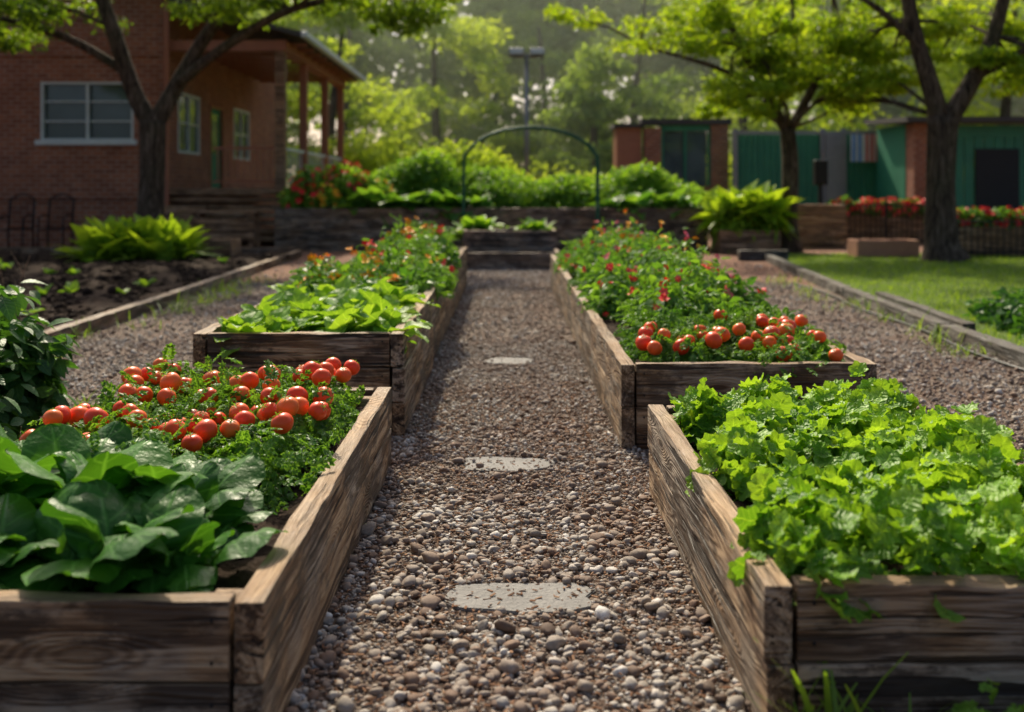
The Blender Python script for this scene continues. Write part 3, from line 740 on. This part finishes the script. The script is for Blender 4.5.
build('main_roof',v,[np.array([(0,1,5,4),(2,3,4,5)]),np.array([(1,2,5),(3,0,4)]),np.array([(3,2,1,0)])],M_roof,g)
boxes('downspout',[(-8.28,-8.16,23.86,23.94,0,6.2)],M_redbrown,g)
g=group('slatted_bench'); boxes('slats',[(-8.2,-5.6,21.9+i*.14,22.01+i*.14,.86,.9) for i in range(6)]+[(-8.2,-5.6,21.86,21.89,.3+i*.16,.42+i*.16) for i in range(3)],M_woodr,g,.004)
boxes('legs',[(x,x+.1,y,y+.1,0,.855) for x in (-8.15,-7.0,-5.75) for y in (21.95,22.55)],M_woodr,g)
def chair(x,y):
    g=group('metal_patio_chair'); A=Acc(); w=.28
    for s in (-1,1):
        tube(A,[(x+s*w,y+.25,0),(x+s*w,y+.22,.5),(x+s*w,y+.32,1.15)],[.02]*3,6,sub=2); tube(A,[(x+s*w,y-.25,0),(x+s*w,y-.22,.75),(x+s*w,y+.22,.78)],[.018]*3,6,sub=2)
    tube(A,[(x-w,y+.32,1.15),(x,y+.34,1.28),(x+w,y+.32,1.15)],[.02]*3,6,sub=3); tube(A,[(x-w,y+.25,.5),(x+w,y+.25,.5)],[.015]*2,6,sub=1)
    for i in range(7): q=x-w+2*w*(i+.5)/7; tube(A,[(q,y+.24,.5),(q,y+.32,1.2)],[.009]*2,5,sub=1)
    A.out('frame',M_black,g); boxes('seat',[(x-w,x+w,y-.24+i*.07,y-.19+i*.07,.48,.5) for i in range(7)],M_black,g)
chair(-11.0,22.2); chair(-10.2,22.4); chair(-11.9,22.3)
g=group('patio_table'); A=Acc(); tube(A,[(-11.3,21.4,0),(-11.3,21.4,.74)],[.04,.04],8,sub=1); A.out('stem',M_black,g)
a=np.linspace(0,2*math.pi,24,endpoint=False); vv=[(-11.3+.45*math.cos(q),21.4+.45*math.sin(q),z) for z in (.74,.77) for q in a]
build('top',vv,[np.array([list(range(23,-1,-1)),list(range(24,48))]),np.array([(i,(i+1)%24,24+(i+1)%24,24+i) for i in range(24)])],M_black,g)

# ---------------------------------------------------------------- right background structures
g=group('green_metal_fence')
boxes('panels',[(7.5+i*.2,7.5+i*.2+.1,33,33.05,.1,3.25) for i in range(30)]+[(7.6+i*.2,7.6+i*.2+.1,33.04,33.09,.1,3.25) for i in range(30)],M_greenw,g)
boxes('posts',[(x,x+.16,32.9,32.98,0,3.4) for x in (7.4,10.3,11.0,13.4)],M_grey,g); boxes('rails',[(7.4,13.5,32.86,32.897,3.2,3.32)],M_grey,g)
boxes('grey_gate',[(10.45,11.0,32.84,32.88,.2,3.2)],M_grey,g)
g=group('striped_banner'); 
boxes('white_field',[(11.25,12.2,32.78,32.8,2.3,3.2)],M_white,g)
M_blue=plain('blue_cloth',(.12,.3,.6),.7); M_rs=plain('red_cloth',(.6,.1,.08),.7)
boxes('red_stripes',[(11.75+i*.16,11.83+i*.16,32.76,32.778,2.3,3.2) for i in range(3)],M_rs,g); boxes('blue_stripes',[(11.3,11.4,32.76,32.778,2.3,3.2),(11.5,11.6,32.76,32.778,2.3,3.2)],M_blue,g)
g=group('brick_gatehouse')
boxes('piers',[(4.65,5.2,34,34.6,0,3.5),(6.9,7.5,34,34.6,0,3.6)],M_brick,g); boxes('base',[(5.2,6.9,34.1,34.5,0,1.5)],M_brick,g)
boxes('lintel',[(4.5,7.6,33.9,34.7,3.603,3.8)],M_roof,g); boxes('window_frame',[(5.2,5.3,34.1,34.2,1.5,3.4),(6.8,6.9,34.1,34.2,1.5,3.4),(6.0,6.08,34.1,34.2,1.5,3.4),(5.2,6.9,34.09,34.21,3.4,3.6)],M_greenw,g); boxes('glass',[(5.3,6.8,34.25,34.27,1.5,3.4)],M_glass,g)
boxes('side_shed',[(3.7,4.55,34.2,35.4,0,3.5)],M_redbrown,g); boxes('shed_roof',[(3.6,4.64,34,35.5,3.5,3.65)],M_roof,g)
g=group('green_pavilion')
boxes('brick_pier',[(12.0,12.7,29.5,30.1,0,3.35)],M_brick,g); boxes('brick_pier',[(19,19.7,29.5,30.1,0,3.35)],M_brick,g)
boxes('panels',[(12.7+i*.3,12.97+i*.3,29.7,29.76,0,2.95) for i in range(21)],M_greenw,g); boxes('opening_shade',[(13.9,15.2,29.64,29.68,.3,2.6)],M_dark,g)  # last box is a slab over the panels, coloured as an opening's shade
boxes('fascia',[(12.7,19,29.66,29.8,2.953,3.3)],M_greenw,g)
v=[(11.6,29.0,3.36),(20,29.0,3.36),(20,32.5,3.5),(11.6,32.5,3.5)]; v+= [(a,b,c+.15) for a,b,c in v]
build('roof',v,[np.array([(3,2,1,0),(4,5,6,7),(0,1,5,4),(1,2,6,5),(2,3,7,6),(3,0,4,7)])],M_roof,g)
boxes('side_wall',[(11.98,12.02,30.1,32.4,0,3.35)],M_greenw,g)
def ironfence(name,x0,x1,y,z0,z1):
    g=group(name); boxes('rails',[(x0,x1,y,y+.03,z1-.03,z1),(x0,x1,y,y+.03,z0+.1,z0+.13)],M_black,g); boxes('bars',[(x,x+.018,y+.005,y+.025,z0,z1-.03) for x in np.arange(x0,x1,.13)],M_black,g); boxes('posts',[(x,x+.05,y-.01,y+.04,z0,z1+.08) for x in np.arange(x0,x1+.1,(x1-x0)/2)],M_black,g)
ironfence('iron_fence',8.3,10.6,25,0,1.0); ironfence('iron_fence',8.9,12.5,20,0,.75)
shrub('red_geranium_plants',[(8.6+i*.6,25.6,.75,.4,.4,.35,400) for i in range(5)],L_flow,SL,(.08,.15),M_red,38)
planter('wooden_planter',8.3,11.4,25.3,26,.8,M_woodr,3)
shrub('red_geranium_plants',[(9.2+i*.55,20.8,.6,.4,.35,.35,400) for i in range(7)],L_flow,SL,(.08,.15),M_red,20)
planter('wooden_planter',8.9,12.8,20.4,21.2,.62,M_woodr,2)
planter('terracotta_planter',7.0,8.25,20,20.6,.36,M_cotta,1)
g=group('garden_post_sign'); boxes('post',[(8.1,8.2,26,26.1,0,2.1)],M_black,g,.01); boxes('box',[(7.98,8.32,25.93,26.17,1.5,2.15)],M_black,g,.03)
g=group('timber_edging')
for a,b in (((3.95,6.2),(4.05,9.2)),((4.07,9.3),(4.3,12.6)),((4.32,12.7),(4.65,15.9)),((4.67,16),(5.0,19.2))):
    board(g,'sleeper',(a[0],a[1],.06),(b[0],b[1],.06),.13,.14,M_woodd)
board(g,'sleeper',(4.35,9.4,.05),(4.62,12.4,.05),.11,.12,M_woodd); board(g,'sleeper',(4.45,19.3,.1),(5.4,19.3,.1),.2,.2,M_woodd)
A=Acc(); hp=[(3.86+.04*math.sin(y*2.1)+(y-8)*.045,y,.022) for y in np.arange(6,15,.6)]; tube(A,hp,[.016]*len(hp),8,sub=3); A.out('garden_hose',M_black)
A=Acc(); n=42000; x=R(4.4,13,n); y=R(7,21,n); ok=x>4.35+.07*(y-10).clip(0); x=x[ok];y=y[ok];n=len(x)
a=R(0,6.28,n); t=np.stack([np.cos(a)*.5,np.sin(a)*.5,np.ones(n)],1); nn=np.stack([-np.cos(a),-np.sin(a),.4*np.ones(n)],1)
bv=np.array([(-.09,0,0),(.09,0,0),(.06,.55,0),(-.06,.55,0),(0,1,-.1)]); A.inst((bv,[np.array([(0,1,2,3)]),np.array([(3,2,4)])],np.zeros(5),bv[:,1]),np.stack([x,y,np.full(n,.01)],1),t,nn,R(.04,.08,n),R(0,1,n)); A.out('grass_blades',L_grass)
shrub('groundcover_plants',[(4.55+R(0,1.3),R(8,10.3),.0,.35,.45,R(.2,.4),380) for i in range(15)],L_dark,SL,(.06,.13))

# ---------------------------------------------------------------- trees
TL=[simple_leaf(.26,.08,.15)]
def tree(name,limbs,clumps,lm,leafsize,nper,twigs=True):
    g=group(name); A=Acc()
    for pts,rad in limbs: tube(A,pts,rad,12 if rad[0]>.15 else 8,sub=5,wob=.05)
    ends=[np.array(p) for pts,rad in limbs for p in pts[2:]] or [np.array(limbs[0][0][-1])]
    L=Acc()
    for c,r in clumps:
        c=np.array(c,float)
        e=min(ends,key=lambda q:np.linalg.norm(q-c)+ (2 if q[2]>c[2]+1 else 0))
        if twigs:
            mid=(e+c)/2+rng.normal(0,.15,3)+np.array([0,0,.15]); tube(A,[e,mid,c],[.045,.03,.01],6,sub=3)
            for k in range(3):
                q=c+rng.normal(0,1,3)*np.array([r,r,r*.5])*.5; tube(A,[mid,(mid+q)/2+rng.normal(0,.06,3),q],[.018,.012,.005],5,sub=2)
        cr=R(0,1)
        k=nper; sub=[c+rng.normal(0,1,3)*np.array([r,r,r*.45])*.6 for _ in range(8)]
        for s_ in sub:
            dome(L,TL,s_,(r*.45,r*.45,r*.2),k//8,leafsize,.5,(.2,1.2),True,.7,cr*.6+.4*R(0,1),.5)
    A.out('trunk',M_bark,g); L.out('foliage',lm,g,False); return g
def cl(n,x,y,z,r=(.7,1.1)): return [((R(*x),R(*y),R(*z)),R(*r)) for _ in range(n)]
bx,by=-7.2,20.
tree('oak_tree',[([(bx,by,0),(bx-.02,by,.5),(bx+.02,by,1.6),(bx+.05,by,2.75)],[.38,.28,.25,.26]),
 ([(bx+.05,by,2.6),(bx-.35,by,3.4),(bx-.7,by-.2,4.6),(bx-1.3,by-.4,6.5)],[.2,.17,.15,.08]),
 ([(bx+.05,by,2.6),(bx+.4,by+.1,3.3),(bx+.9,by+.1,4.2),(bx+1.6,by,5.3),(bx+2.1,by,7)],[.2,.17,.14,.12,.07]),
 ([(bx+.55,by,3.5),(bx+1.6,by-.2,4.25),(bx+3.0,by-.4,4.95),(bx+5.2,by-.6,5.35)],[.12,.1,.08,.04]),
 ([(bx-.45,by,3.7),(bx-1.6,by-.3,4.4),(bx-3.4,by-.6,4.9)],[.1,.08,.04])],
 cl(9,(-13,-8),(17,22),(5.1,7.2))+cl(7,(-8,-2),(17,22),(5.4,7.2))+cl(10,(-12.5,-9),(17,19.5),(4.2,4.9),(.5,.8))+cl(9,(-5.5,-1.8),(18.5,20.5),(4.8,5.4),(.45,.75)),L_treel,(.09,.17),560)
bx,by=6.2,22.
tree('maple_tree',[([(bx,by,0),(bx-.02,by,.6),(bx+.02,by,1.8),(bx-.05,by,2.7)],[.3,.2,.18,.17]),
 ([(bx-.05,by,2.6),(bx-.5,by,3.5),(bx-1.1,by-.2,4.5),(bx-1.9,by-.3,6)],[.13,.11,.08,.04]),
 ([(bx-.05,by,2.6),(bx+.4,by,3.4),(bx+1.1,by,4.8),(bx+1.5,by,6.5)],[.12,.1,.08,.04]),
 ([(bx-.3,by,3.1),(bx+.1,by-.1,4.2),(bx,by,6)],[.08,.06,.03]),
 ([(bx-.6,by,3.6),(bx-1.8,by-.2,4.1),(bx-3.3,by-.3,4.5)],[.07,.05,.03])],
 cl(9,(1.8,9),(20,24),(5,7),(.6,.95))+cl(15,(1.6,6.2),(20.5,23.5),(4.0,5.4),(.45,.8))+cl(7,(6.2,8.6),(20.5,23.5),(4.0,5.4),(.45,.75))+cl(11,(4.2,7.8),(20.5,23.5),(3.1,4.1),(.3,.55)),L_tree,(.09,.17),440)
bx,by=8.25,19.
tree('maple_tree',[([(bx+.05,by,0),(bx,by,.4),(bx,by,1.5),(bx+.02,by,2.75)],[.5,.31,.26,.28]),
 ([(bx,by,2.6),(bx-.25,by,3.5),(bx-.55,by,4.6),(bx-1,by-.1,6.8)],[.2,.17,.14,.08]),
 ([(bx+.05,by,2.6),(bx+.5,by,3.3),(bx+1.0,by,4.3),(bx+1.5,by,6.3)],[.2,.17,.14,.08]),
 ([(bx+.6,by,3.5),(bx+1.7,by-.2,4.1),(bx+3,by-.4,4.6)],[.1,.07,.04]),
 ([(bx-.4,by,4.1),(bx-1.3,by-.2,4.8),(bx-2.4,by-.4,5.4)],[.09,.06,.03])],
 cl(9,(4.8,12.5),(17,21.5),(5,7),(.6,.95))+cl(12,(9.0,11.5),(17.5,21),(3.1,4.6),(.35,.65))+cl(9,(6.2,8.6),(19.3,21.5),(3.3,4.8),(.3,.55)),L_tree,(.09,.17),440)
def bgtree(x,y,h,w,lm,size,n,name='background_tree'):
    g=group(name); A=Acc(); tube(A,[(x,y,0),(x+R(-.3,.3),y,h*.35),(x+R(-.5,.5),y,h*.8)],[.3,.22,.08],8); 
    L=Acc()
    for i in range(26):
        u=R(.05,1); rr=w*math.sin(math.pi*min(.95,u*.85+.12))**.6
        a=R(0,6.28); q=math.sqrt(R(0,1)); c=(x+rr*q*math.cos(a),y+rr*q*math.sin(a),h*(.08+.87*u)); r=R(.2,.34)*w
        dome(L,TL,c,(r,r,r*.6),n//26,size,.4,(.35,1.1),True,.7,None,.4)
    A.out('trunk',M_bark,g); L.out('foliage',lm,g,False)
for x,y,h,w,m in [(-7.5,42,10,3.6,L_far2),(-3.2,48,11,4,L_far2),(-13,46,13,5,L_far),(2,55,13,4.5,L_far),(6.5,50,14,5,L_far),(10,42,11,4,L_far2),(15,44,12,5,L_far2),(20,40,12,4.5,L_far2),(26,44,13,5,L_far),(-9,56,15,5,L_far),(4.0,45,8,3,L_far),(-1,60,14,4,L_far)]:
    bgtree(x,y,h,w,m,(.2,.4),5600)
L=Acc()
for i in range(240):
    x=R(-55,65); c=(x,R(66,80),R(0,21) if i%2 else R(8,24)); dome(L,TL,c,(4,3,3),340,(.7,1.25),.4,(.3,1.1),True,.7,None,.4)
L.out('distant_trees',L_far,None,False)
shrub('background_hedge',[(-5+i*3,38+R(-1,1),0,2.2,1.2,R(1.5,2.8),1000) for i in range(9)]+[(-4.5,34,0,1.4,1.2,3.0,2200),(-3,33,0,1.6,1.2,2.2,2000)],L_far2,SL,(.12,.26))

# thin humid morning haze hanging between the trees behind the garden
v,f=boxv(-60,70,36,64,-.5,16); hz=bpy.data.materials.new('haze'); hz.use_nodes=True; hn=hz.node_tree; hn.nodes.clear()
ho=hn.nodes.new('ShaderNodeOutputMaterial'); hv=hn.nodes.new('ShaderNodeVolumeScatter'); hv.inputs['Color'].default_value=(.9,1,.8,1); hv.inputs['Density'].default_value=.005; hv.inputs['Anisotropy'].default_value=.45; hn.links.new(hv.outputs[0],ho.inputs['Volume'])
build('morning_haze',v,[f],hz)

# ---------------------------------------------------------------- light, world, camera
el,az=math.radians(42),math.radians(-14)
S=Vector((math.sin(az)*math.cos(el),math.cos(az)*math.cos(el),math.sin(el)))
sd=bpy.data.lights.new('sun','SUN'); sd.energy=5.0; sd.angle=math.radians(1.5); sd.color=(1,.89,.68); so=bpy.data.objects.new('sun',sd); COL.objects.link(so); so.rotation_euler=S.to_track_quat('Z','Y').to_euler(); so.location=S*60
w=bpy.data.worlds.new('World'); sc.world=w; w.use_nodes=True; nt=w.node_tree; bg=nt.nodes['Background']; sk=nt.nodes.new('ShaderNodeTexSky'); sk.sky_type='NISHITA'; sk.sun_disc=False; sk.sun_elevation=el; sk.sun_rotation=az; sk.dust_density=5; sk.air_density=.8
nt.links.new(sk.outputs[0],bg.inputs[0]); bg.inputs[1].default_value=.15
cd=bpy.data.cameras.new('camera'); cam=bpy.data.objects.new('camera',cd); COL.objects.link(cam); cam.location=(0,0,1.365); cam.rotation_euler=(math.radians(90),0,0)
cd.sensor_width=36; cd.lens=35; cd.shift_y=-.162; cd.shift_x=.003; cd.clip_end=1000
cd.dof.use_dof=True; cd.dof.focus_distance=4.0; cd.dof.aperture_fstop=1.6
sc.camera=cam
sc.view_settings.view_transform='Standard'; sc.view_settings.look='None'; sc.view_settings.exposure=0
